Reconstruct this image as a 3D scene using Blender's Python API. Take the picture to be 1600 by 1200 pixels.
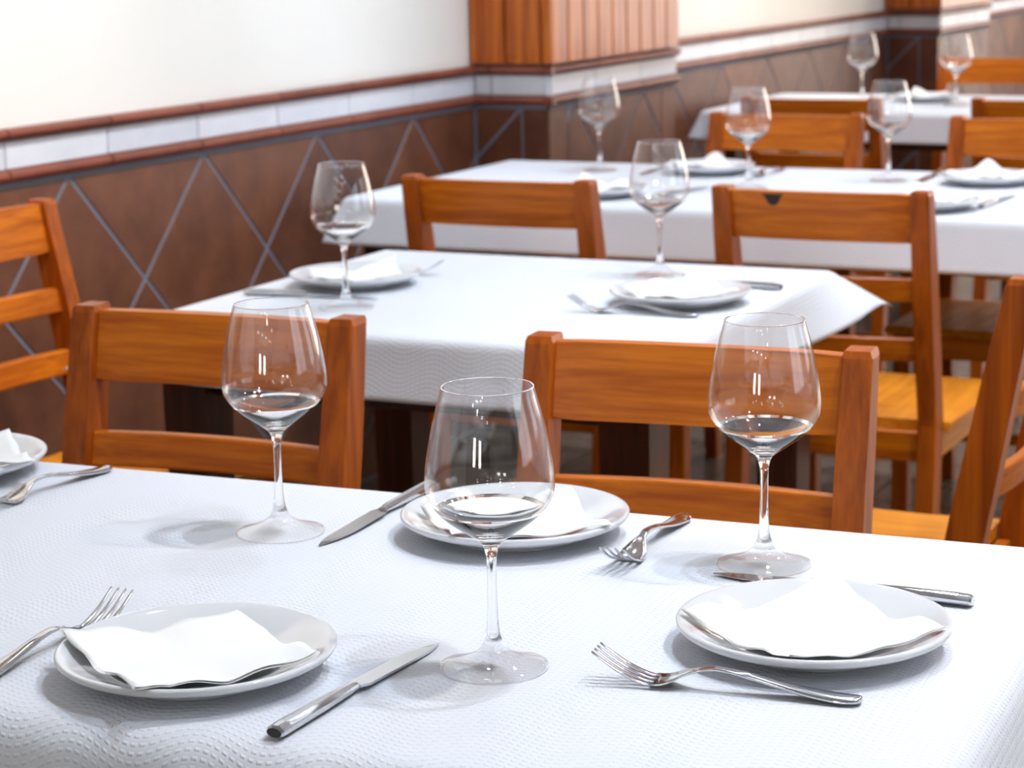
import bpy, bmesh, math, random
from mathutils import Vector, Matrix
random.seed(7)
for o in list(bpy.data.objects): bpy.data.objects.remove(o, do_unlink=True)
SC = bpy.context.scene; COL = SC.collection
# world axes: X away from the tiled wall (wall face X=0), Y along it, Z up
# ------------------------------------------------------------------ camera
CAM_POS = Vector((2.64, 0.0, 1.303))
RT = Vector((0.899, 0.437, -0.021)).normalized(); FW = Vector((-0.432, 0.879, -0.2)).normalized()
RT = (RT - FW*RT.dot(FW)).normalized(); UP = RT.cross(FW)
cam = bpy.data.cameras.new('camera'); camo = bpy.data.objects.new('camera', cam); COL.objects.link(camo)
m = Matrix((RT, UP, -FW)).transposed().to_4x4(); m.translation = CAM_POS; camo.matrix_world = m
cam.sensor_width = 36; cam.lens = 3411.4/1600*36; cam.clip_start = 0.05; cam.clip_end = 60
cam.dof.use_dof = True; cam.dof.focus_distance = 1.72; cam.dof.aperture_fstop = 12.0
SC.camera = camo
# ------------------------------------------------------------------ view, world
SC.view_settings.view_transform = 'Standard'; SC.view_settings.look = 'None'
SC.view_settings.gamma = 1; SC.view_settings.use_curve_mapping = False
SC.view_settings.exposure = 0.36
SC.cycles.max_bounces = 8; SC.cycles.diffuse_bounces = 3; SC.cycles.glossy_bounces = 4; SC.cycles.transmission_bounces = 7; SC.cycles.transparent_max_bounces = 10
SC.cycles.caustics_reflective = False; SC.cycles.caustics_refractive = False
w = bpy.data.worlds.new('world'); SC.world = w; w.use_nodes = True
w.node_tree.nodes['Background'].inputs[0].default_value = (0.75, 0.85, 1, 1)
w.node_tree.nodes['Background'].inputs[1].default_value = 0.6
CEIL = 2.75
SPOT_W = 11.0
WASH_W = 85.0
REAR_LENS = 24.0
WARM = (1.0, 0.90, 0.80); COOL = (0.76, 0.87, 1.0)
SPOTS = [(2.15, 2.05, COOL), (2.7, 2.2, WARM), (3.0, 1.55, COOL), (3.4, 3.0, WARM), (1.55, 3.35, COOL), (2.3, 3.7, COOL),
         (3.6, 4.2, WARM), (1.0, 4.9, COOL), (2.0, 5.3, WARM), (3.2, 6.0, COOL), (0.9, 6.6, COOL), (1.9, 7.2, WARM), (1.6, 9.2, COOL), (0.9, 10.9, WARM)]  # last one is an extra lamp added to brighten the wall past the second pillar
WINDOW_STRENGTH = 1.5
FAR_WINDOW_STRENGTH = 4.8
# ------------------------------------------------------------------ helpers
def link(o, parent=None):
    COL.objects.link(o)
    if parent: o.parent = parent
    return o
def mesh_obj(name, me, mat, parent=None, smooth=False):
    if mat and not me.materials: me.materials.append(mat)
    if smooth:
        for p in me.polygons: p.use_smooth = True
    return link(bpy.data.objects.new(name, me), parent)
def bm_obj(name, bm, mat, parent=None, smooth=False):
    me = bpy.data.meshes.new(name); bmesh.ops.recalc_face_normals(bm, faces=bm.faces[:]); bm.to_mesh(me); bm.free()
    return mesh_obj(name, me, mat, parent, smooth)
def box(bm, x0, x1, y0, y1, z0, z1):
    vs = [bm.verts.new((x, y, z)) for x in (x0, x1) for y in (y0, y1) for z in (z0, z1)]
    for f in ((0,1,3,2),(4,6,7,5),(0,4,5,1),(2,3,7,6),(0,2,6,4),(1,5,7,3)): bm.faces.new([vs[i] for i in f])
def bevel(bm, w, seg=2):
    bmesh.ops.bevel(bm, geom=bm.edges[:], offset=w, segments=seg, profile=0.5, affect='EDGES')
def box_obj(name, dims, mat, parent=None, bev=0.0, seg=2):
    bm = bmesh.new(); box(bm, *dims)
    if bev: bevel(bm, bev, seg)
    return bm_obj(name, bm, mat, parent)
def sweep(bm, secs):
    """secs: list of closed rings (same length) -> skin with caps"""
    rings = [[bm.verts.new(p) for p in s] for s in secs]; n = len(rings[0])
    for a, b in zip(rings, rings[1:]):
        for i in range(n): bm.faces.new((a[i], a[(i+1)%n], b[(i+1)%n], b[i]))
    bm.faces.new(rings[0][::-1]); bm.faces.new(rings[-1])
def catmull(pts, sub=4):
    out = []
    for i in range(len(pts)-1):
        p0 = pts[max(i-1,0)]; p1 = pts[i]; p2 = pts[i+1]; p3 = pts[min(i+2,len(pts)-1)]
        for k in range(sub):
            t = k/sub
            out.append(tuple(0.5*((2*b)+(-a+c)*t+(2*a-5*b+4*c-d)*t*t+(-a+3*b-3*c+d)*t**3) for a,b,c,d in zip(p0,p1,p2,p3)))
    out.append(tuple(pts[-1])); return out
def lathe(name, prof, mat, n=56):
    bm = bmesh.new(); rings = []
    for r, z in prof:
        if r < 1e-5: rings.append([bm.verts.new((0,0,z))])
        else: rings.append([bm.verts.new((r*math.cos(2*math.pi*i/n), r*math.sin(2*math.pi*i/n), z)) for i in range(n)])
    for a, b in zip(rings, rings[1:]):
        for i in range(n):
            j = (i+1) % n
            if len(a) == 1 and len(b) == 1: continue
            if len(a) == 1: bm.faces.new((a[0], b[j], b[i]))
            elif len(b) == 1: bm.faces.new((a[i], a[j], b[0]))
            else: bm.faces.new((a[i], a[j], b[j], b[i]))
    me = bpy.data.meshes.new(name); bmesh.ops.recalc_face_normals(bm, faces=bm.faces[:]); bm.to_mesh(me); bm.free()
    me.materials.append(mat)
    for p in me.polygons: p.use_smooth = True
    return me
def tag(o, label=None, cat=None, group=None, kind=None):
    if label: o['label'] = label
    if cat: o['category'] = cat
    if group: o['group'] = group
    if kind: o['kind'] = kind
    return o
def thing(name, label, cat, loc=(0,0,0), rz=0.0, group=None):
    o = bpy.data.objects.new(name, None); o.empty_display_size = 0.1; link(o)
    o.location = loc; o.rotation_euler = (0, 0, rz)
    return tag(o, label, cat, group)
def copy_tree(o, parent=None):
    c = o.copy(); COL.objects.link(c); c.parent = parent
    for ch in list(o.children):
        copy_tree(ch, c)
    return c
# ------------------------------------------------------------------ materials
def newmat(name):
    mt = bpy.data.materials.new(name); mt.use_nodes = True
    nt = mt.node_tree; b = nt.nodes['Principled BSDF']; return mt, nt, b
def N(nt, t, **kw):
    n = nt.nodes.new(t)
    for k, v in kw.items(): setattr(n, k, v)
    return n
def MATH(nt, op, a, b=None, c=None):
    n = nt.nodes.new('ShaderNodeMath'); n.operation = op
    for i, v in enumerate((a, b, c)):
        if v is None: continue
        if isinstance(v, (int, float)): n.inputs[i].default_value = v
        else: nt.links.new(v, n.inputs[i])
    return n.outputs[0]
def plain(name, col, rough=0.5, metal=0.0, spec=0.5, coat=0.0):
    mt, nt, b = newmat(name); b.inputs['Base Color'].default_value = (*col, 1)
    b.inputs['Roughness'].default_value = rough; b.inputs['Metallic'].default_value = metal
    b.inputs['Specular IOR Level'].default_value = spec; b.inputs['Coat Weight'].default_value = coat
    return mt
def wood(name, c0, c1, axis, rough=0.42, scale=1.0, coat=0.05):
    mt, nt, b = newmat(name)
    tc = N(nt, 'ShaderNodeTexCoord'); mp = N(nt, 'ShaderNodeMapping'); nt.links.new(tc.outputs['Object'], mp.inputs[0])
    oi = N(nt, 'ShaderNodeObjectInfo'); vm = N(nt, 'ShaderNodeVectorMath', operation='SCALE'); vm.inputs[0].default_value = (3.1, 5.7, 4.3)
    nt.links.new(oi.outputs['Random'], vm.inputs['Scale']); nt.links.new(vm.outputs[0], mp.inputs['Location'])
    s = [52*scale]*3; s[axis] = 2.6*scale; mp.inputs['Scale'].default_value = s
    n1 = N(nt, 'ShaderNodeTexNoise'); n1.inputs['Scale'].default_value = 1.0; n1.inputs['Detail'].default_value = 4; n1.inputs['Distortion'].default_value = 0.6
    nt.links.new(mp.outputs[0], n1.inputs['Vector'])
    n2 = N(nt, 'ShaderNodeTexNoise'); n2.inputs['Scale'].default_value = 3.6; n2.inputs['Detail'].default_value = 3
    nt.links.new(mp.outputs[0], n2.inputs['Vector'])
    f = MATH(nt, 'ADD', MATH(nt, 'MULTIPLY', n1.outputs[0], 0.7), MATH(nt, 'MULTIPLY', n2.outputs[0], 0.3))
    r = N(nt, 'ShaderNodeValToRGB'); r.color_ramp.elements[0].position = 0.34; r.color_ramp.elements[1].position = 0.62
    r.color_ramp.elements[0].color = (*c0, 1); r.color_ramp.elements[1].color = (*c1, 1)
    nt.links.new(f, r.inputs[0]); nt.links.new(r.outputs[0], b.inputs['Base Color'])
    b.inputs['Roughness'].default_value = rough; b.inputs['Coat Weight'].default_value = coat; b.inputs['Coat Roughness'].default_value = 0.2; b.inputs['Specular IOR Level'].default_value = 0.25
    return mt
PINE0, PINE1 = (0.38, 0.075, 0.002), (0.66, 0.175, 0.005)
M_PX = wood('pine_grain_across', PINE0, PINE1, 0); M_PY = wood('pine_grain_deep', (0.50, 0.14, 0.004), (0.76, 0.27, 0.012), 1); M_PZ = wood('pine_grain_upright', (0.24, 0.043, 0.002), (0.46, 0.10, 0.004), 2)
M_CLAD = wood('cladding_wood', (0.30, 0.045, 0.003), (0.66, 0.165, 0.010), 2, rough=0.40, scale=0.8, coat=0.3)
M_DARK = wood('dark_table_wood', (0.035, 0.009, 0.004), (0.075, 0.020, 0.008), 2, rough=0.4, coat=0.1)
def tile_mat(name, cols, rough):
    mt, nt, b = newmat(name)
    tc = N(nt, 'ShaderNodeTexCoord'); oi = N(nt, 'ShaderNodeObjectInfo')
    n = N(nt, 'ShaderNodeTexNoise'); n.inputs['Scale'].default_value = 9; n.inputs['Detail'].default_value = 6; n.inputs['Roughness'].default_value = 0.65
    nt.links.new(tc.outputs['Object'], n.inputs['Vector'])
    f = MATH(nt, 'ADD', MATH(nt, 'MULTIPLY', n.outputs[0], 0.8), MATH(nt, 'MULTIPLY', oi.outputs['Random'], 0.22))
    r = N(nt, 'ShaderNodeValToRGB'); r.color_ramp.elements[0].position = 0.32; r.color_ramp.elements[1].position = 0.72
    r.color_ramp.elements[0].color = (*cols[0], 1); r.color_ramp.elements[1].color = (*cols[1], 1)
    nt.links.new(f, r.inputs[0]); nt.links.new(r.outputs[0], b.inputs['Base Color']); b.inputs['Roughness'].default_value = rough
    return mt
M_TILE = tile_mat('brown_tile', ((0.088, 0.025, 0.012), (0.200, 0.068, 0.030)), 0.50)
M_TRIM = tile_mat('terracotta_trim', ((0.16, 0.036, 0.018), (0.29, 0.075, 0.04)), 0.38)
M_BORD = tile_mat('white_border_tile', ((0.66, 0.68, 0.74), (0.78, 0.79, 0.84)), 0.4)
M_FLOORT = tile_mat('floor_tile', ((0.10, 0.075, 0.055), (0.20, 0.16, 0.125)), 0.22)
M_GROUT = plain('blue_grey_grout', (0.21, 0.235, 0.30), 0.8)
M_FGROUT = plain('floor_grout', (0.06, 0.06, 0.07), 0.9)
M_CEIL = plain('white_ceiling', (0.82, 0.81, 0.80), 0.9)
M_BACK = plain('brown_back_wall', (0.40, 0.37, 0.34), 0.7)
def plaster():
    mt, nt, b = newmat('cream_plaster'); tc = N(nt, 'ShaderNodeTexCoord')
    n = N(nt, 'ShaderNodeTexNoise'); n.inputs['Scale'].default_value = 2.5; n.inputs['Detail'].default_value = 5
    nt.links.new(tc.outputs['Object'], n.inputs['Vector'])
    r = N(nt, 'ShaderNodeValToRGB'); r.color_ramp.elements[0].color = (0.88, 0.84, 0.76, 1); r.color_ramp.elements[1].color = (0.94, 0.92, 0.87, 1)
    nt.links.new(n.outputs[0], r.inputs[0]); nt.links.new(r.outputs[0], b.inputs['Base Color']); b.inputs['Roughness'].default_value = 0.7
    return mt
M_PLAST = plaster()
def cloth_mat():
    mt, nt, b = newmat('embossed_paper_cloth'); b.inputs['Base Color'].default_value = (0.74, 0.765, 0.83, 1); b.inputs['Roughness'].default_value = 0.75
    b.inputs['Specular IOR Level'].default_value = 0.25
    uv = N(nt, 'ShaderNodeUVMap'); sp = N(nt, 'ShaderNodeSeparateXYZ'); nt.links.new(uv.outputs[0], sp.inputs[0]); U, V = sp.outputs[0], sp.outputs[1]
    ph = MATH(nt, 'MULTIPLY', MATH(nt, 'SINE', MATH(nt, 'MULTIPLY', V, 2*math.pi/0.31)), 0.7)
    wv = MATH(nt, 'SINE', MATH(nt, 'ADD', MATH(nt, 'MULTIPLY', U, 2*math.pi/0.105), ph))
    W = MATH(nt, 'ADD', V, MATH(nt, 'MULTIPLY', wv, 0.0085))
    row = MATH(nt, 'MULTIPLY', W, 1/0.0068)
    A = MATH(nt, 'MAXIMUM', MATH(nt, 'SINE', MATH(nt, 'MULTIPLY', row, 2*math.pi)), 0.0)
    par = 0.0
    B = MATH(nt, 'SINE', MATH(nt, 'ADD', MATH(nt, 'MULTIPLY', U, 2*math.pi/0.0074), par))
    Bs = MATH(nt, 'MULTIPLY', MATH(nt, 'MINIMUM', MATH(nt, 'MAXIMUM', MATH(nt, 'ADD', B, 0.6), 0.0), 0.7), 1.4)
    H = MATH(nt, 'MULTIPLY', A, Bs)
    bp = N(nt, 'ShaderNodeBump'); bp.inputs['Strength'].default_value = 0.85; bp.inputs['Distance'].default_value = 0.0006
    nt.links.new(H, bp.inputs['Height']); nt.links.new(bp.outputs[0], b.inputs['Normal'])
    return mt
M_CLOTH = cloth_mat()
M_CERAM = plain('white_ceramic', (0.72, 0.735, 0.77), 0.08, spec=0.5, coat=0.4)
M_NAPK = plain('white_paper_napkin', (0.90, 0.90, 0.90), 0.8, spec=0.2)
M_STEEL = plain('polished_steel', (0.62, 0.63, 0.66), 0.13, metal=1.0)
M_LAMPR = plain('lamp_ring_metal', (0.7, 0.7, 0.7), 0.3, metal=1.0)
def glass_thin():
    """thin-walled clear glass: straight transmission plus mirror reflection by Fresnel"""
    mt, nt, b = newmat('thin_clear_glass'); nt.nodes.remove(b); out = nt.nodes['Material Output']
    t = N(nt, 'ShaderNodeBsdfTransparent'); t.inputs['Color'].default_value = (0.995, 0.997, 1.0, 1)
    g = N(nt, 'ShaderNodeBsdfGlossy'); g.inputs['Roughness'].default_value = 0.0; g.inputs['Color'].default_value = (1, 1, 1, 1)
    f = N(nt, 'ShaderNodeFresnel'); f.inputs['IOR'].default_value = 1.55
    gm = N(nt, 'ShaderNodeNewGeometry')
    # same reflectance from both sides of the wall
    fr = N(nt, 'ShaderNodeLayerWeight'); fr.inputs['Blend'].default_value = 0.5
    fac = MATH(nt, 'ADD', 0.05, MATH(nt, 'MULTIPLY', MATH(nt, 'POWER', fr.outputs['Facing'], 4.5), 0.86))
    nt.nodes.remove(f); nt.nodes.remove(gm)
    mx = N(nt, 'ShaderNodeMixShader'); nt.links.new(fac, mx.inputs[0])
    nt.links.new(t.outputs[0], mx.inputs[1]); nt.links.new(g.outputs[0], mx.inputs[2]); nt.links.new(mx.outputs[0], out.inputs['Surface'])
    return mt
def glass_solid():
    mt, nt, b = newmat('solid_clear_glass'); nt.nodes.remove(b); out = nt.nodes['Material Output']
    g = N(nt, 'ShaderNodeBsdfGlass'); g.inputs['IOR'].default_value = 1.5; g.inputs['Roughness'].default_value = 0.0
    nt.links.new(g.outputs[0], out.inputs['Surface'])
    return mt
M_GTHIN, M_GSOLID = glass_thin(), glass_solid()
def emis(name, col, s):
    mt, nt, b = newmat(name); b.inputs['Emission Color'].default_value = (*col, 1); b.inputs['Emission Strength'].default_value = s
    b.inputs['Base Color'].default_value = (0.8, 0.8, 0.8, 1); return mt
# ------------------------------------------------------------------ room shell
XR, YB, YF = 5.4, -5.4, 13.0
def struct(o): return tag(o, kind='structure')
floor = struct(box_obj('floor', (-0.15, XR+0.15, YB-0.15, YF+0.15, -0.12, -0.004), M_FGROUT))
struct(box_obj('ceiling', (-0.15, XR+0.15, YB-0.15, YF+0.15, CEIL, CEIL+0.12), M_CEIL))
wb = bmesh.new(); BWIN = [(1.5, 2.1), (2.8, 3.4)]; BZ0, BZ1 = 1.45, 2.4
xs_ = [-0.15] + [v for a in BWIN for v in a] + [XR+0.15]
for i in range(0, len(xs_), 2): box(wb, xs_[i], xs_[i+1], YB-0.15, YB, 0, CEIL)
for a, b_ in BWIN: box(wb, a, b_, YB-0.15, YB, 0, BZ0); box(wb, a, b_, YB-0.15, YB, BZ1, CEIL)
struct(bm_obj('wall_back', wb, M_BACK))
wf = bmesh.new(); FWIN = [(0.9, 2.2), (2.5, 3.8), (4.0, 5.2)]; FZ0, FZ1 = 0.35, 2.45
xs_ = [-0.15] + [v for a in FWIN for v in a] + [XR+0.15]
for i in range(0, len(xs_), 2): box(wf, xs_[i], xs_[i+1], YF, YF+0.15, 0, CEIL)
for a, b_ in FWIN: box(wf, a, b_, YF, YF+0.15, 0, FZ0); box(wf, a, b_, YF, YF+0.15, FZ1, CEIL)
struct(bm_obj('wall_far', wf, M_PLAST))
wall = struct(box_obj('wall_left', (-0.15, 0.0, YB, YF, 0, CEIL), M_PLAST))
# wall_right with window openings
wr = bmesh.new(); WIN = [(1.4, 3.2), (4.6, 6.4), (8.0, 9.8)]; WZ0, WZ1 = 0.95, 2.35
ys = [YB] + [v for a in WIN for v in a] + [YF]
for i in range(0, len(ys), 2): box(wr, XR, XR+0.15, ys[i], ys[i+1], 0, CEIL)
for a, b_ in WIN: box(wr, XR, XR+0.15, a, b_, 0, WZ0); box(wr, XR, XR+0.15, a, b_, WZ1, CEIL)
struct(bm_obj('wall_right', wr, M_PLAST))
M_WIN = emis('daylit_pane', (0.80, 0.90, 1.0), WINDOW_STRENGTH); M_FRAME = plain('white_window_frame', (0.8, 0.8, 0.8), 0.4)
for i, (a, b_) in enumerate(WIN):
    wo = struct(box_obj('window_%d' % (i+1), (XR+0.07, XR+0.08, a+0.05, b_-0.05, WZ0+0.05, WZ1-0.05), M_WIN))
    fr = bmesh.new()
    box(fr, XR+0.02, XR+0.12, a, a+0.05, WZ0, WZ1); box(fr, XR+0.02, XR+0.12, b_-0.05, b_, WZ0, WZ1)
    box(fr, XR+0.02, XR+0.12, a+0.05, b_-0.05, WZ0, WZ0+0.05); box(fr, XR+0.02, XR+0.12, a+0.05, b_-0.05, WZ1-0.05, WZ1)
    box(fr, XR+0.03, XR+0.065, (a+b_)/2-0.02, (a+b_)/2+0.02, WZ0+0.05, WZ1-0.05)
    bm_obj('window_frame', fr, M_FRAME, wo)
M_FWIN = emis('daylit_far_pane', (1.0, 0.88, 0.78), FAR_WINDOW_STRENGTH)
for i, (a, b_) in enumerate(FWIN):
    wo = struct(box_obj('window_%d' % (len(WIN)+i+1), (a+0.05, b_-0.05, YF+0.07, YF+0.08, FZ0+0.05, FZ1-0.05), M_FWIN))
    fr = bmesh.new()
    box(fr, a, a+0.05, YF+0.02, YF+0.12, FZ0, FZ1); box(fr, b_-0.05, b_, YF+0.02, YF+0.12, FZ0, FZ1)
    box(fr, a+0.05, b_-0.05, YF+0.02, YF+0.12, FZ0, FZ0+0.05); box(fr, a+0.05, b_-0.05, YF+0.02, YF+0.12, FZ1-0.05, FZ1)
    bm_obj('window_frame', fr, M_FRAME, wo)
M_BWIN = emis('daylit_rear_pane', (1.0, 0.93, 0.84), 12.0)
for i, (a, b_) in enumerate(BWIN):
    wo = struct(box_obj('window_%d' % (len(WIN)+len(FWIN)+i+1), (a+0.04, b_-0.04, YB-0.08, YB-0.07, BZ0+0.04, BZ1-0.04), M_BWIN))
    fr = bmesh.new()
    box(fr, a, a+0.04, YB-0.12, YB-0.02, BZ0, BZ1); box(fr, b_-0.04, b_, YB-0.12, YB-0.02, BZ0, BZ1)
    box(fr, a+0.04, b_-0.04, YB-0.12, YB-0.02, BZ0, BZ0+0.04); box(fr, a+0.04, b_-0.04, YB-0.12, YB-0.02, BZ1-0.04, BZ1)
    bm_obj('window_frame', fr, M_FRAME, wo)
# floor tiles
ft = bmesh.new(); box(ft, 0.003, 0.397, 0.003, 0.397, -0.004, 0.0); fme = bpy.data.meshes.new('floor_tile'); bmesh.ops.recalc_face_normals(ft, faces=ft.faces[:]); ft.to_mesh(fme); ft.free(); fme.materials.append(M_FLOORT)
for i in range(12):
    for j in range(20):
        t = link(bpy.data.objects.new('floor_tile', fme), floor); t.location = (i*0.4, 0.4+j*0.4, 0)
# ---- tiled dado: 2D polygons (s along the wall, z up) clipped to rectangles
D = 0.4673; ZT = 0.868; WB = 0.3178; GR = 0.0042
def clip(poly, axis, val, keep_less):
    out = []
    for i in range(len(poly)):
        a, b_ = poly[i], poly[(i+1) % len(poly)]
        ia = (a[axis] <= val) if keep_less else (a[axis] >= val); ib = (b_[axis] <= val) if keep_less else (b_[axis] >= val)
        if ia: out.append(a)
        if ia != ib:
            t = (val-a[axis])/(b_[axis]-a[axis]); out.append((a[0]+(b_[0]-a[0])*t, a[1]+(b_[1]-a[1])*t))
    return out
def place2d(face):
    """face: ('x', x0) plane facing +X with s=Y ; ('y', y0) plane facing -Y with s=X"""
    k, v0 = face
    if k == 'x': return lambda s, z, d: (v0+d, s, z)
    return lambda s, z, d: (s, v0-d, z)
def piece(name, poly, d0, d1, face, mat, parent):
    pl = place2d(face); bm = bmesh.new()
    a = [bm.verts.new(pl(s, z, d0)) for s, z in poly]; e = 0.0012
    cx = sum(p[0] for p in poly)/len(poly); cz = sum(p[1] for p in poly)/len(poly)
    def inn(p):
        L = math.hypot(p[0]-cx, p[1]-cz) or 1; return (p[0]-(p[0]-cx)/L*e, p[1]-(p[1]-cz)/L*e)
    b1 = [bm.verts.new(pl(s, z, d1-e)) for s, z in poly]; c = [bm.verts.new(pl(*inn(p), d1)) for p in poly]; n = len(poly)
    for r0, r1 in ((a, b1), (b1, c)):
        for i in range(n): bm.faces.new((r0[i], r0[(i+1) % n], r1[(i+1) % n], r1[i]))
    bm.faces.new(c); bm.faces.new(a[::-1])
    return bm_obj(name, bm, mat, parent)
def diamonds(s0, s1, peak, face, parent, z0=0.006, z1=ZT):
    k0 = int(math.floor((s0-peak)/D))-1; k1 = int(math.ceil((s1-peak)/D))+1
    for row in range(-1, 5):
        for k in range(k0, k1+1):
            cs = peak + (k + (0.5 if row % 2 else 0.0))*D; cz = ZT - D/2*(row+1) + D/2*0
            cz = ZT - D/2*row - D/2
            hd = D/2 - 0.0058
            poly = [(cs, cz+hd), (cs-hd, cz), (cs, cz-hd), (cs+hd, cz)]
            for ax, v, less in ((0, s0+GR/2, False), (0, s1-GR/2, True), (1, z0, False), (1, z1-GR, True)):
                if poly: poly = clip(poly, ax, v, less)
            if len(poly) < 3: continue
            ar = abs(sum(poly[i][0]*poly[(i+1) % len(poly)][1]-poly[(i+1) % len(poly)][0]*poly[i][1] for i in range(len(poly))))/2
            if ar < 0.0006: continue
            q = [poly[0]]
            for p in poly[1:]:
                if math.hypot(p[0]-q[-1][0], p[1]-q[-1][1]) > 0.002: q.append(p)
            if math.hypot(q[0][0]-q[-1][0], q[0][1]-q[-1][1]) < 0.002: q.pop()
            if len(q) >= 3: piece('wall_tile', q, 0.0055, 0.0082, face, M_TILE, parent)
def trim_piece(s0, s1, z0, z1, face, parent, name, proj):
    pl = place2d(face); bm = bmesh.new(); h = z1-z0
    prof = [(0.004, z0), (0.010, z0), (0.010+proj*0.75, z0+h*0.18), (0.010+proj, z0+h*0.5), (0.010+proj*0.8, z0+h*0.82), (0.010+proj*0.3, z1), (0.004, z1)]
    sweep(bm, [[pl(s, z, d) for d, z in prof] for s in (s0, s1)]); return bm_obj(name, bm, M_TRIM, parent)
def band(s0, s1, joint, face, parent, ext0=0.0, ext1=0.0):
    cuts = [s0] + [joint + k*WB for k in range(-60, 60) if s0+0.02 < joint+k*WB < s1-0.02] + [s1]
    for a, b_ in zip(cuts, cuts[1:]):
        ea = ext0 if a == s0 else -0.002; eb = ext1 if b_ == s1 else -0.002
        piece('border_tile', [(a-min(ea,0.011), 0.901), (b_+min(eb,0.011), 0.901), (b_+min(eb,0.011), 0.951), (a-min(ea,0.011), 0.951)], 0.0055, 0.012, face, M_BORD, parent)
        trim_piece(a-ea, b_+eb, 0.8745, 0.899, face, parent, 'trim_tile', 0.014)
        trim_piece(a-ea, b_+eb, 0.953, 0.976, face, parent, 'trim_tile', 0.016)
P1, P2, PD = (5.165, 6.044), (8.973, 9.815), 0.226
def grout(name, s0, s1, face, parent):
    pl = place2d(face); bm = bmesh.new()
    sweep(bm, [[pl(s, z, d) for d, z in ((0.0, 0.0), (0.006, 0.0), (0.006, 0.972), (0.0, 0.972))] for s in (s0, s1)]); return bm_obj(name, bm, M_GROUT, parent)
F0 = ('x', 0.0)
for s0, s1, pk, jt in ((1.6, P1[0], 3.4256, 3.2343), (P1[1], P2[0], 7.713+D/2, 7.206), (P2[1], YF, 10.95, 10.6)):
    grout('grout_bed', s0, s1, F0, wall); diamonds(s0, s1, pk, F0, wall); band(s0, s1, jt, F0, wall, -0.002, -0.002)
def pillar(p):
    core = struct(box_obj('wall_pillar', (-0.01, PD-0.012, p[0]+0.012, p[1]-0.012, 0, CEIL), M_GROUT))
    core['label'] = 'wall pillar clad in orange boards above brown tiles'
    fy, fx = ('y', p[0]+0.011), ('x', PD-0.011)
    grout('grout_bed', 0.0, PD-0.005, fy, core); grout('grout_bed', p[0]+0.005, p[1]-0.005, fx, core)
    # side facing the camera: one cut panel, one cut strip
    m0, m1 = 0.0, PD
    diamonds(m0+0.012, m0+0.145, m0+0.145, fy, core); piece('wall_tile', [(m0+0.149, 0.006), (m1-0.001, 0.006), (m1-0.001, ZT-GR), (m0+0.149, ZT-GR)], 0.0055, 0.0082, fy, M_TILE, core)
    band(0.012, PD, 0.06, fy, core, -0.002, 0.016)
    a, b_ = p[0]+0.124, p[1]-0.10
    piece('wall_tile', [(p[0]+0.001, 0.006), (a-0.003, 0.006), (a-0.003, ZT-GR), (p[0]+0.001, ZT-GR)], 0.0055, 0.0082, fx, M_TILE, core)
    diamonds(a, b_, p[0]+0.637, fx, core)
    piece('wall_tile', [(b_+0.003, 0.006), (p[1]-0.001, 0.006), (p[1]-0.001, ZT-GR), (b_+0.003, ZT-GR)], 0.0055, 0.0082, fx, M_TILE, core)
    band(p[0], p[1], p[0]+0.30, fx, core, 0.016, 0.016)
    # boards
    zb = 0.982
    n = 9; wd = (p[1]-p[0])/n
    for i in range(n):
        s0 = p[0]+i*wd; bm = bmesh.new(); g = 0.006
        prof = [(0.0, s0+0.001), (0.016, s0+0.001), (0.016+0.010, s0+g), (0.026, s0+wd-g), (0.016, s0+wd-0.001), (0.0, s0+wd-0.001)]
        sweep(bm, [[(PD-0.012+d, s, z) for d, s in prof] for z in (zb, CEIL-0.002)]); bm_obj('cladding_board', bm, M_CLAD, core)
    for i in range(2):
        s0 = 0.002+i*0.105; wd2 = 0.105; bm = bmesh.new(); g = 0.005
        prof = [(0.0, s0+0.001), (0.016, s0+0.001), (0.024, s0+g), (0.024, s0+wd2-g), (0.016, s0+wd2-0.001), (0.0, s0+wd2-0.001)]
        sweep(bm, [[(s, p[0]+0.012-d, z) for d, s in prof] for z in (zb, CEIL-0.002)]); bm_obj('cladding_board', bm, M_CLAD, core)
    cb = bmesh.new(); box(cb, 0.2125, PD+0.016, p[0]-0.014, p[0]-0.0005, zb, CEIL-0.002); bevel(cb, 0.003, 1); bm_obj('corner_batten', cb, M_CLAD, core)
pillar(P1); pillar(P2)
# ------------------------------------------------------------------ ceiling spots
ring_me = lathe('lamp_ring', [(0.045, -0.012), (0.062, -0.010), (0.066, 0.0), (0.045, 0.0), (0.045, -0.012)], M_LAMPR, 32)
lens_me = {}
for nm, c in (('warm', WARM), ('cool', COOL)):
    lens_me[nm] = lathe('lamp_lens', [(0.0, -0.007), (0.03, -0.007), (0.0445, -0.004), (0.0445, -0.001), (0.0, -0.001)], emis('lit_lens_'+nm, c, 80), 32)
place_words = ['above the right end of the front table', 'just right of the front table', 'farther right of the front table', 'well right of the second table', 'above the second table', 'between the second and third rows',
               'near the windows by the third row', 'above the left of the third table', 'above the right of the third table', 'right of the fourth table', 'above the fourth table', 'right of the last pillar approach', 'at the far end of the room', 'beyond the second pillar, added to brighten the wall there']
for (x, y, c), words in zip(SPOTS, place_words):
    nm = 'warm' if c is WARM else 'cool'
    t = thing('ceiling_spotlight', 'recessed %s white ceiling spotlight %s' % (nm, words), 'light', (x, y, CEIL), 0, 'recessed ceiling spotlights')
    mesh_obj('lamp_ring', ring_me, None, t); mesh_obj('lamp_lens', lens_me[nm], None, t)
    ld = bpy.data.lights.new('spot', 'SPOT'); ld.energy = SPOT_W*4; ld.color = c; ld.spot_size = math.radians(110); ld.spot_blend = 0.7; ld.shadow_soft_size = 0.035
    lo = bpy.data.objects.new('spot_lamp', ld); link(lo, t); lo.location = (0, 0, -0.03)
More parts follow.
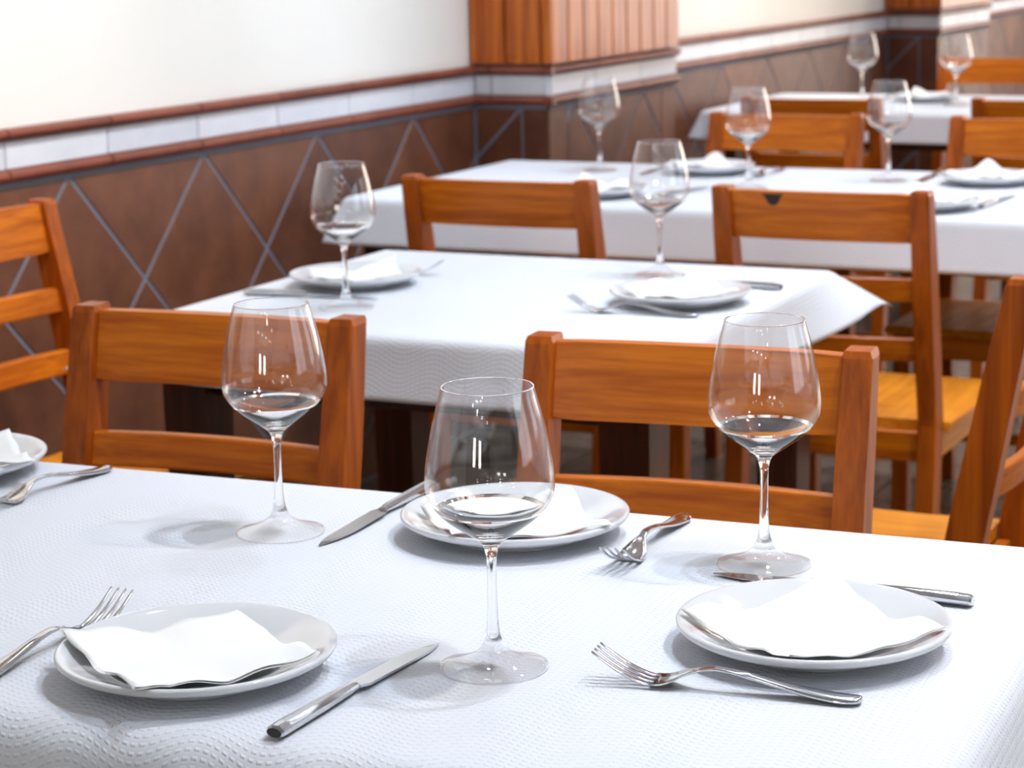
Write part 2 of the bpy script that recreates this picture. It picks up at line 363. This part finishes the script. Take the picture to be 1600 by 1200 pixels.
ORD = ('first', 'second', 'third', 'fourth')
ring_back = lathe('lamp_ring', [(0.091, -0.014), (0.112, -0.012), (0.118, 0.0), (0.091, 0.0), (0.091, -0.014)], M_LAMPR, 32)
lens_back = {nm: lathe('lamp_lens', [(0.0, -0.009), (0.06, -0.009), (0.0905, -0.004), (0.0905, -0.001), (0.0, -0.001)], emis('lit_lens_rear_'+nm, c, REAR_LENS), 32) for nm, c in (('warm', WARM), ('cool', COOL))}
for i, x in enumerate((0.9, 2.0, 3.1, 4.3)):
    for j, y in enumerate((-0.5, -1.5, -2.7, -4.1)):
        nm = 'warm' if (i+2*j) % 3 == 0 else 'cool'
        t = thing('ceiling_spotlight', 'recessed ceiling spotlight in the %s row behind the viewer, %s from the tiled wall' % (ORD[j], ORD[i]), 'light', (x + 0.15*(j % 2), y, CEIL), 0, 'spotlights behind the viewer')
        mesh_obj('lamp_ring', ring_back, None, t); mesh_obj('lamp_lens', lens_back[nm], None, t)
# added wall washers: extra heads tipped at the tiled wall to brighten it
for y, c, words in ((2.6, WARM, 'tipped at the wall by the front tables'), (3.9, COOL, 'tipped at the wall before the first pillar'), (7.3, WARM, 'tipped at the wall between the pillars'), (10.6, COOL, 'tipped at the wall past the pillars')):
    nm = 'warm' if c is WARM else 'cool'
    t = thing('ceiling_spotlight', 'added %s white wall-brightening spotlight %s' % (nm, words), 'light', (1.15, y, CEIL), 0, 'added wall washing spotlights')
    mesh_obj('lamp_ring', ring_me, None, t); mesh_obj('lamp_lens', lens_me[nm], None, t)
    ld = bpy.data.lights.new('spot', 'SPOT'); ld.energy = WASH_W; ld.color = c; ld.spot_size = math.radians(75); ld.spot_blend = 0.8; ld.shadow_soft_size = 0.04
    lo = bpy.data.objects.new('spot_lamp', ld); link(lo, t); lo.location = (0, 0, -0.03); lo.rotation_euler = (0, math.radians(42), 0)
# ------------------------------------------------------------------ chairs (front faces local -Y)
def build_chair():
    t = bpy.data.objects.new('dining_chair', None); t.empty_display_size = 0.1; link(t)
    HW, PW = 0.195, 0.034
    def post_y(z): return 0.195 + (0.45-z)*0.09 if z < 0.45 else 0.195 + (z-0.45)*0.194
    for s in (-1, 1):
        xo, xi = s*HW, s*(HW-PW); secs = []
        for z, dp in ((0.0, 0.036), (0.25, 0.044), (0.45, 0.052), (0.6, 0.05), (0.75, 0.045), (0.862, 0.040), (0.87, 0.034)):
            y = post_y(z); e = 0.003 if z > 0.866 else 0.0
            xa, xb = min(xo, xi)+e, max(xo, xi)-e
            secs.append([(xa, y-dp/2, z), (xb, y-dp/2, z), (xb, y+dp/2, z), (xa, y+dp/2, z)])
        bm = bmesh.new(); sweep(bm, secs); bmesh.ops.bevel(bm, geom=[e for e in bm.edges if abs(e.verts[0].co.z-e.verts[1].co.z) > 0.02], offset=0.004, segments=2, profile=0.5, affect='EDGES')
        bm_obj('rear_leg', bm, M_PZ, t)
    def rail(name, z0, z1, bow, th):
        bm = bmesh.new(); secs = []; X = HW-PW-0.0005
        for i in range(13):
            x = -X + 2*X*i/12; b = bow*(1-(x/X)**2)
            ya, yb = post_y(z0)+b, post_y(z1)+b
            secs.append([(x, ya-th/2, z0), (x, ya+th/2, z0), (x, yb+th/2, z1), (x, yb-th/2, z1)])
        sweep(bm, secs); bmesh.ops.bevel(bm, geom=[e for e in bm.edges if abs(e.verts[0].co.x-e.verts[1].co.x) > 0.01], offset=0.0035, segments=2, profile=0.5, affect='EDGES')
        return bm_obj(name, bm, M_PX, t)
    rail('top_rail', 0.779, 0.864, 0.010, 0.020); rail('back_rail', 0.674, 0.716, 0.018, 0.018); rail('back_rail', 0.566, 0.608, 0.020, 0.018)
    # seat: three planks wide slab, rounded front, notched between the posts
    bm = bmesh.new(); secs = []
    prof = [(-0.226, 0.432), (-0.231, 0.440), (-0.226, 0.450), (-0.12, 0.4485), (0.05, 0.4465), (0.166, 0.450), (0.168, 0.432)]
    for x, sh in ((-0.205, 0.005), (-0.201, 0.0), (0.201, 0.0), (0.205, 0.005)):
        secs.append([(x, y+(sh if y < 0 else -sh), z-(sh*0.5 if z > 0.44 else -sh*0.5)) for y, z in prof])
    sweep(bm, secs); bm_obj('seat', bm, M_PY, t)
    for s in (-1, 1):
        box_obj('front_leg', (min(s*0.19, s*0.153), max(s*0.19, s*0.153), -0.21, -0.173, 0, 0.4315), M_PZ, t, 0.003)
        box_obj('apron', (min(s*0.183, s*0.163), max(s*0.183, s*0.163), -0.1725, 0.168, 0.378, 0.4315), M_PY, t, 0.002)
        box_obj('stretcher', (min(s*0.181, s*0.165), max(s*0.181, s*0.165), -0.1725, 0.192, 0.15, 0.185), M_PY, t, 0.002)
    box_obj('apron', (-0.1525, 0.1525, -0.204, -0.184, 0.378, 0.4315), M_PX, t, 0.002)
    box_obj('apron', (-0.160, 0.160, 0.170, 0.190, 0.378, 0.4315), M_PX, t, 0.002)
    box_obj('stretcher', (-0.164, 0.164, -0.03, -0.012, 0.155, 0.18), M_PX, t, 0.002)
    return t
chair0 = build_chair()
R = math.radians
CHAIRS = [(1.186, 1.906, R(3), 'pine chair facing the viewer behind the front table, left one with red flare-lit wood tone'),
          (1.818, 1.908, R(5), 'honey pine chair facing the viewer behind the plate of the front table'),
          (0.845, 3.886, R(180), 'pine chair with its back to the viewer behind the second table, left one'),
          (1.470, 3.878, R(180), 'pine chair with its back to the viewer and a dark knot on its top rail'),
          (0.485, 2.902, R(90), 'pine chair against the tiled wall at the left picture edge'),
          (1.747, 2.904, R(-90), 'pine chair seen side-on at the right picture edge'),
          (0.888, 4.845, R(0), 'pine chair on the far side of the third table, left one'),
          (1.496, 4.835, R(0), 'pine chair on the far side of the third table, right one'),
          (0.780, 5.911, R(180), 'dark-looking pine chair just behind the left far-side chair of the third table'),
          (1.402, 5.95, R(180), 'pine chair turned away, at the right edge below the fourth table'),
          (0.820, 7.25, R(0), 'pine chair behind the fourth table facing the viewer'),
          (1.12, 7.93, R(180), 'farthest pine chair, turned away behind the fourth table')]
CHAIRS[0] = CHAIRS[0][:3] + ('pine chair facing the viewer behind the front table, beside the left wine glass',)
for i, (x, y, rz, lab) in enumerate(CHAIRS):
    c = chair0 if i == 0 else copy_tree(chair0)
    c.location = (x, y, 0); c.rotation_euler = (0, 0, rz); tag(c, lab, 'chair', 'pine ladder-back dining chairs')
    if i == 3:
        tr = [k for k in c.children if k.name.startswith('top_rail')][0]
        bm = bmesh.new(); bmesh.ops.create_circle(bm, cap_ends=True, segments=20, radius=1.0)
        for v_ in bm.verts:
            x_, y_ = v_.co.x, v_.co.y; v_.co = Vector((0.082 + x_*0.021*(1.0 if y_ > -0.3 else 0.7), 0.2955, 0.8595 + y_*0.021)); v_.co.z = min(v_.co.z, 0.8595); v_.co.y = 0.195+(v_.co.z-0.45)*0.194 + 0.010*(1-(v_.co.x/0.16)**2) + 0.0104
        g = bmesh.ops.extrude_face_region(bm, geom=bm.faces[:]); bmesh.ops.translate(bm, vec=(0, -0.003, 0), verts=[e for e in g['geom'] if isinstance(e, bmesh.types.BMVert)])
        kn = bm_obj('wood_knot', bm, plain('dark_knot', (0.02, 0.006, 0.003), 0.6), tr); kn['label'] = 'dark knot at the upper edge'
# ------------------------------------------------------------------ tables and cloths
def build_table(x0, x1, y0, y1, rz, ins, label):
    cx, cy = (x0+x1)/2, (y0+y1)/2; a, b = (x1-x0)/2-ins, (y1-y0)/2-ins
    t = thing('dining_table', label, 'table', (cx, cy, 0), rz, 'dark wood dining tables')
    box_obj('table_top', (-a, a, -b, b, 0.718, 0.7475), M_DARK, t, 0.003)
    i = 0.055
    for sx in (-1, 1):
        for sy in (-1, 1):
            lx, ly = sx*(a-i), sy*(b-i)
            bm = bmesh.new(); secs = [[(lx-h, ly-h, z), (lx+h, ly-h, z), (lx+h, ly+h, z), (lx-h, ly+h, z)] for z, h in ((0, 0.028), (0.6, 0.038), (0.7175, 0.038))]
            sweep(bm, secs); bm_obj('table_leg', bm, M_DARK, t)
    for s in (-1, 1):
        box_obj('apron', (-a+i+0.039, a-i-0.039, s*(b-i)-0.011, s*(b-i)+0.011, 0.63, 0.7175), M_DARK, t, 0.002)
        box_obj('apron', (s*(a-i)-0.011, s*(a-i)+0.011, -b+i+0.039, b-i-0.039, 0.63, 0.7175), M_DARK, t, 0.002)
    return t
def build_cloth(x0, x1, y0, y1, rz, o, r, label, th_side=80, th_c=36, z=0.7495, seed=0):
    cx, cy = (x0+x1)/2, (y0+y1)/2; a, b = (x1-x0)/2-r*0.9, (y1-y0)/2-r*0.9
    rnd = random.Random(seed); ph = [rnd.uniform(0, 6.28) for _ in range(4)]
    def axis(h):
        pts = [-h-o]; n = 14
        pts = [-(h+o) + o*i/n for i in range(n)] + [-h + 2*h*i/26 for i in range(26)] + [h + o*i/n for i in range(n+1)]; return pts
    S, T = axis(a), axis(b)
    def fold(d, th):
        th = math.radians(th)
        if d < r*th: q = d/r; return r*math.sin(q), r*(1-math.cos(q))
        k = d-r*th; return r*math.sin(th)+k*math.cos(th), r*(1-math.cos(th))+k*math.sin(th)
    def P(s, t):
        dx, dy = max(abs(s)-a, 0), max(abs(t)-b, 0); sx, sy = (1 if s > 0 else -1), (1 if t > 0 else -1)
        if dx == 0 and dy == 0: return (s, t, z)
        if dx > 0 and dy > 0:
            d = math.hypot(dx, dy) if th_c < 60 else max(dx, dy); f = math.atan2(dy, dx); q = math.sin(2*f)
            ou, dr = fold(d, (th_c+14) - 14*q)
            if th_c >= 60:
                k_ = 1/max(math.cos(f), math.sin(f)); return (sx*(a+ou*k_*math.cos(f)), sy*(b+ou*k_*math.sin(f)), z-dr)
            return (sx*(a+ou*math.cos(f)), sy*(b+ou*math.sin(f)), z-dr)
        c = (b-abs(t)) if dx > 0 else (a-abs(s)); along = t if dx > 0 else s
        th = th_side - (th_side-th_c-14)*math.exp(-c/0.085) + 3.5*math.sin(along*9+ph[(0 if s > 0 else 1) if dx > 0 else (2 if t > 0 else 3)])
        ou, dr = fold(max(dx, dy), th)
        return (sx*(a+ou), t, z-dr) if dx > 0 else (s, sy*(b+ou), z-dr)
    bm = bmesh.new(); uvl = bm.loops.layers.uv.new('UVMap')
    V = [[bm.verts.new(P(s, t)) for t in T] for s in S]
    for i in range(len(S)-1):
        for j in range(len(T)-1):
            f = bm.faces.new((V[i][j], V[i+1][j], V[i+1][j+1], V[i][j+1])); f.smooth = True
            for lp, (ii, jj) in zip(f.loops, ((i, j), (i+1, j), (i+1, j+1), (i, j+1))): lp[uvl].uv = (S[ii], T[jj])
    me = bpy.data.meshes.new('tablecloth'); bm.to_mesh(me); bm.free(); me.materials.append(M_CLOTH)
    ob = link(bpy.data.objects.new('tablecloth', me)); ob.location = (cx, cy, 0); ob.rotation_euler = (0, 0, rz)
    sd = ob.modifiers.new('thickness', 'SOLIDIFY'); sd.thickness = 0.0008; sd.offset = 1
    return tag(ob, label, 'tablecloth', 'white embossed paper tablecloths')
TAB = [((0.655, 2.285, 1.195, 1.91), R(2.9), 0.13, 0.035, 'front'), ((0.685, 1.545, 2.672, 3.467), R(0.6), 0.100, 0.014, 'second'),
       ((0.185, 1.92, 4.165, 5.0), R(0), 0.115, 0.016, 'third'), ((0.10, 1.17, 6.58, 7.36), R(0), 0.10, 0.014, 'fourth')]
for i, ((x0, x1, y0, y1), rz, o, r, nm) in enumerate(TAB):
    build_table(x0, x1, y0, y1, rz, r*0.9+0.001, 'dark wood dining table under the %s cloth from the viewer' % nm)
    build_cloth(x0, x1, y0, y1, rz, o, r, 'white embossed paper cloth on the %s table from the viewer' % nm, th_c=(30 if i < 2 else 68), seed=i)
# ------------------------------------------------------------------ wine glasses
ZC = 0.7504
outer = [(0.0, 0.0006), (0.02, 0.0004), (0.0405, 0.0), (0.0425, 0.0012), (0.0412, 0.0030), (0.030, 0.0062), (0.0185, 0.0103), (0.0105, 0.0160), (0.0060, 0.0255), (0.0042, 0.040), (0.0036, 0.062), (0.0037, 0.083), (0.0048, 0.0925), (0.0080, 0.0998), (0.0193, 0.1083), (0.0322, 0.1175), (0.0425, 0.1275), (0.0485, 0.1380), (0.0498, 0.1480), (0.0490, 0.160), (0.0461, 0.178), (0.0413, 0.2), (0.0353, 0.2215)]
inner = [(0.0344, 0.2215), (0.0403, 0.2), (0.0451, 0.178), (0.0479, 0.160), (0.0486, 0.1485), (0.0472, 0.1390), (0.0409, 0.1292), (0.0303, 0.1200), (0.0172, 0.1122), (0.0065, 0.1083), (0.0, 0.1075)]
glass_me = lathe('wine_glass', catmull(outer, 3)[:-1] + [(0.0354, 0.2215), (0.0352, 0.2223), (0.0346, 0.2223)] + catmull(inner, 3), M_GTHIN, 64)
glass_me.materials.append(M_GSOLID)
for p in glass_me.polygons:
    if 0.0165 < p.center.z < 0.1275 or p.center.z > 0.2196: p.material_index = 1   # stem, thick bottom of the bowl, rim bead
GL = [(1.912, 1.439, 'empty wine glass in front of everything at the picture centre'), (1.547, 1.715, 'empty wine glass on the left of the front table, before a chair'),
      (2.011, 1.782, 'empty wine glass on the right of the front table, by a knife'), (0.949, 2.868, 'empty wine glass on the second table before the tiled wall'),
      (1.286, 3.319, 'empty wine glass on the second table beside the far plate'), (0.526, 4.807, 'faint wine glass on the third table before the tiled pillar'),
      (1.001, 4.535, 'wine glass on the third table before a pine chair'), (1.246, 4.779, 'wine glass on the third table between two far chairs'),
      (1.585, 4.93, 'wine glass on the third table cut by the right picture edge'), (0.495, 7.037, 'far wine glass on the fourth table, left one'), (0.842, 6.908, 'far wine glass on the fourth table, right one')]
for x, y, lab in GL:
    g = link(bpy.data.objects.new('wine_glass', glass_me)); g.location = (x, y, ZC); tag(g, lab, 'wine glass', 'empty stemmed wine glasses')
# ------------------------------------------------------------------ plates and napkins
PR_ = 0.1085
plate_prof = [(0.0, 0.0045), (0.055, 0.004), (0.062, 0.001), (0.066, 0.0006), (0.068, 0.003), (0.085, 0.0085), (0.1045, 0.0165), (0.1085, 0.0205), (0.1075, 0.0232), (0.104, 0.0232), (0.094, 0.0190), (0.080, 0.0125), (0.070, 0.0092), (0.060, 0.0082), (0.0, 0.0080)]
plate_me = lathe('plate', catmull(plate_prof, 2), M_CERAM, 72)
def plate_h(r):
    pts = [(0, 0.008), (0.06, 0.0082), (0.07, 0.0092), (0.08, 0.0125), (0.094, 0.019), (0.104, 0.0232), (0.1085, 0.0232)]
    for (r0, h0), (r1, h1) in zip(pts, pts[1:]):
        if r <= r1: return h0+(h1-h0)*(r-r0)/(r1-r0)
    return 0.0232
PLATES = [('on the front table at lower left', 1.705, 1.340, [(1.595, 1.313, .024), (1.690, 1.422, .020), (1.807, 1.353, .022), (1.729, 1.226, .0245)]),
          ('on the front table at lower right', 2.123, 1.582, [(2.024, 1.549, .0245), (2.116, 1.650, .036), (2.229, 1.588, .0235), (2.139, 1.478, .020)]),
          ('behind the centre wine glass', 1.759, 1.793, [(1.672, 1.765, .022), (1.796, 1.836, .038), (1.871, 1.768, .021), (1.750, 1.684, .0225)]),
          ('cut by the left picture edge', 1.083, 1.782, [(1.005, 1.745, .022), (1.122, 1.842, .038), (1.214, 1.771, .022), (1.09, 1.678, .0225)]),
          ('on the left of the second table', 0.849, 3.070, [(0.772, 3.050, .022), (0.880, 3.150, .034), (0.950, 3.045, .022), (0.845, 2.965, .0225)]),
          ('on the right of the second table', 1.42, 3.072, [(1.335, 3.055, .024), (1.440, 3.150, .026), (1.520, 3.060, .024), (1.415, 2.965, .0225)]),
          ('on the near left of the third table', 0.730, 4.325, None), ('on the far left of the third table', 0.800, 4.82, None),
          ('on the far right of the third table', 1.475, 4.77, None), ('on the near right of the third table', 1.463, 4.30, None), ('on the fourth table', 0.70, 7.06, None)]
def napkin(words, cx, cy, cor, idx):
    if cor is None:
        a0 = 0.5 + 0.37*idx; cor = [(cx+0.100*math.cos(a0+k*math.pi/2), cy+0.100*math.sin(a0+k*math.pi/2), 0.024) for k in range(4)]
        far = max(range(4), key=lambda k: cor[k][1]*0.9-cor[k][0]*0.43)
        c_ = cor[far]; cor[far] = (cx+(c_[0]-cx)*0.45, cy+(c_[1]-cy)*0.45, 0.046)
    rnd = random.Random(idx); ph = [rnd.uniform(0, 6.28) for _ in range(6)]; n = 22
    bm = bmesh.new(); L = []
    for layer in (1, 0):
        g = []
        for i in range(n+1):
            row = []
            for j in range(n+1):
                u, v = i/n, j/n
                uu = u + 0.02*math.sin(v*11+ph[0])*(1 if layer else -1)*(u-0.5)*2*abs(u-0.5); vv = v + 0.02*math.sin(u*12+ph[1])*(v-0.5)*2*abs(v-0.5)
                w4 = ((1-uu)*(1-vv), uu*(1-vv), uu*vv, (1-uu)*vv)
                x = sum(w_*c[0] for w_, c in zip(w4, cor)); y = sum(w_*c[1] for w_, c in zip(w4, cor)); zz = sum(w_*c[2] for w_, c in zip(w4, cor))
                edge = min(u, 1-u, v, 1-v)
                k_ = max(math.exp(-(math.hypot(u-cu, v-cv)/0.42)**2) for cu in (0, 1) for cv in (0, 1))
                wav = (0.0014*math.sin(u*17+ph[2])+0.0014*math.sin(v*16+ph[3]))*math.exp(-edge*9)
                lo = plate_h(math.hypot(x-cx, y-cy)) + 0.0022
                h = max(lo, lo + max(0.0, zz-lo)*k_ + wav + 0.0015)
                h = h + (0.0014+0.0005*math.sin(7*u+ph[4]) if layer else 0.0)
                row.append(bm.verts.new((x-cx, y-cy, h)))
            g.append(row)
        L.append(g)
        for i in range(n):
            for j in range(n): bm.faces.new((g[i][j], g[i+1][j], g[i+1][j+1], g[i][j+1])).smooth = True
    # folded edge joins the two sheets along one side
    for j in range(n): bm.faces.new((L[0][0][j], L[0][0][j+1], L[1][0][j+1], L[1][0][j]))
    ob = bm_obj('paper_napkin', bm, M_NAPK); ob.location = (cx, cy, ZC)
    sd = ob.modifiers.new('thickness', 'SOLIDIFY'); sd.thickness = 0.0004; sd.offset = 1
    tag(ob, 'folded white paper napkin lying on the plate %s' % words, 'napkin', 'folded paper napkins')
for i, (words, x, y, cor) in enumerate(PLATES):
    p = link(bpy.data.objects.new('dinner_plate', plate_me)); p.location = (x, y, ZC); tag(p, 'round white ceramic plate %s' % words, 'plate', 'white dinner plates')
    napkin(words, x, y, cor, i)
# ------------------------------------------------------------------ cutlery
def build_knife():
    t = bpy.data.objects.new('table_knife', None); t.empty_display_size = 0.03; link(t)
    # handle end at x=0, tip at x=0.232
    bm = bmesh.new(); secs = []
    for x, w_, h, zc in ((0.0, 0.0135, 0.007, 0.0052), (0.002, 0.0165, 0.0095, 0.0054), (0.012, 0.0172, 0.0100, 0.0056), (0.06, 0.0150, 0.0092, 0.0056), (0.095, 0.0122, 0.0080, 0.0056), (0.106, 0.0105, 0.0064, 0.0056), (0.110, 0.0100, 0.0050, 0.0054)):
        secs.append([(x, w_/2*math.cos(k*math.pi/4+0.39), zc + h/2*math.sin(k*math.pi/4+0.39)*1.08) for k in range(8)])
    sweep(bm, secs); bmesh.ops.bevel(bm, geom=[e for e in bm.edges if abs(e.verts[0].co.x-e.verts[1].co.x) > 0.001], offset=0.001, segments=1, affect='EDGES')
    bm_obj('handle', bm, M_STEEL, t)
    bm = bmesh.new(); secs = []
    for k in range(15):
        q = k/14; x = 0.1095 + 0.1225*q
        top = -0.0085 + (0.0 if q < 0.75 else ((q-0.75)/0.25)**2*0.005)          # spine side
        bot = 0.0085 if q < 0.5 else 0.0085 - ((q-0.5)/0.5)**2.2*0.0118          # cutting edge sweeps up to the tip
        if q < 0.04: top, bot = -0.005, 0.005
        z = 0.0052 - 0.0035*q; th = 0.0012
        secs.append([(x, top, z-th*0.8), (x, bot, z-th*0.15), (x, bot, z+th*0.15), (x, top, z+th*0.8)])
    sweep(bm, secs); bm_obj('blade', bm, M_STEEL, t)
    return t
def build_fork():
    t = bpy.data.objects.new('table_fork', None); t.empty_display_size = 0.03; link(t)
    cl = catmull([(0.0, 0.0042), (0.02, 0.0040), (0.05, 0.0075), (0.085, 0.0140), (0.110, 0.0168), (0.128, 0.0130), (0.142, 0.0062), (0.152, 0.0032), (0.164, 0.0042), (0.180, 0.0105), (0.192, 0.0175), (0.203, 0.0250)], 4)
    def zc(x):
        for p, q in zip(cl, cl[1:]):
            if p[0] <= x <= q[0]: return p[1]+(q[1]-p[1])*(x-p[0])/(q[0]-p[0])
        return cl[-1][1]
    def hw(x):
        pts = [(0, 0.003), (0.003, 0.0075), (0.012, 0.0100), (0.03, 0.0092), (0.07, 0.0056), (0.105, 0.0034), (0.122, 0.0036), (0.134, 0.0075), (0.143, 0.0116), (0.154, 0.0128), (0.158, 0.0128)]
        for p, q in zip(pts, pts[1:]):
            if p[0] <= x <= q[0]: return p[1]+(q[1]-p[1])*(x-p[0])/(q[0]-p[0])
        return 0.0128
    xs = [0.0, 0.0015, 0.004, 0.008, 0.013] + [0.02+0.006*i for i in range(19)] + [0.134, 0.138, 0.143, 0.148, 0.153, 0.158]
    xs = sorted(set(round(x, 4) for x in xs))
    bm = bmesh.new(); secs = []
    for x in xs:
        h, z = hw(x), zc(x); th = 0.0022 if x < 0.12 else 0.0016; rise = 0.0012 if x < 0.09 else (0.0 if x < 0.13 else -0.0016)
        # slightly crowned handle, dished head
        secs.append([(x, -h, z-th/2-rise*0.4), (x, 0, z-th/2), (x, h, z-th/2-rise*0.4), (x, h, z+th/2-rise*0.6), (x, h*0.6, z+th/2+rise*0.6), (x, 0, z+th/2+rise), (x, -h*0.6, z+th/2+rise*0.6), (x, -h, z+th/2-rise*0.6)])
    sweep(bm, secs); bm_obj('handle', bm, M_STEEL, t, True)
    for k in range(4):
        y0 = (-1.5+k)*0.0073; bm = bmesh.new(); secs = []
        for i in range(11):
            x = 0.1565 + 0.0465*i/10; z = zc(x); w_ = 0.0019 - 0.0011*(i/10)**2; th = 0.0009 - 0.0003*i/10
            secs.append([(x, y0-w_, z-th), (x, y0+w_, z-th), (x, y0+w_, z+th), (x, y0-w_, z+th)])
        sweep(bm, secs); bm_obj('tine', bm, M_STEEL, t, True)
    return t
knife0, fork0 = build_knife(), build_fork()
KN = [(1.838, 1.238, R(88.5), 'table knife right of the lower left plate'), (1.604, 1.915, R(-88), 'table knife left of the plate behind the centre glass'),
      (2.213, 1.728, R(179.5), 'table knife behind the lower right plate'), (0.728, 2.925, R(7.5), 'table knife in front of the left plate of the second table'),
      (1.525, 3.238, R(172), 'table knife behind the right plate of the second table'), (0.868, 4.32, R(82), 'table knife beside the near left plate of the third table'),
      (1.566, 4.335, R(87), 'table knife beside the near right plate of the third table'), (1.322, 4.97, R(-90), 'table knife left of the far right plate of the third table'), (0.655, 4.96, R(-88), 'table knife left of the far left plate of the third table'),
      (0.555, 7.15, R(-88), 'table knife on the fourth table')]
FK = [(1.563, 1.232, R(89), 'table fork left of the lower left plate'), (1.888, 1.902, R(-87), 'table fork right of the plate behind the centre glass'),
      (2.198, 1.466, R(186), 'table fork in front of the lower right plate'), (1.239, 1.862, R(-93.5), 'table fork beside the plate at the left picture edge'),
      (0.735, 3.195, R(4), 'table fork behind the left plate of the second table'), (1.492, 2.962, R(182.5), 'table fork in front of the right plate of the second table'),
      (0.945, 4.93, R(-92), 'table fork right of the far left plate of the third table'), (0.915, 7.07, R(-88), 'table fork beside the right glass of the fourth table')]
for proto, lst, cat, grp in ((knife0, KN, 'knife', 'steel table knives'), (fork0, FK, 'fork', 'steel table forks')):
    for i, (x, y, rz, lab) in enumerate(lst):
        o = proto if i == 0 else copy_tree(proto)
        o.location = (x, y, ZC); o.rotation_euler = (0, 0, rz); tag(o, 'steel '+lab, cat, grp)
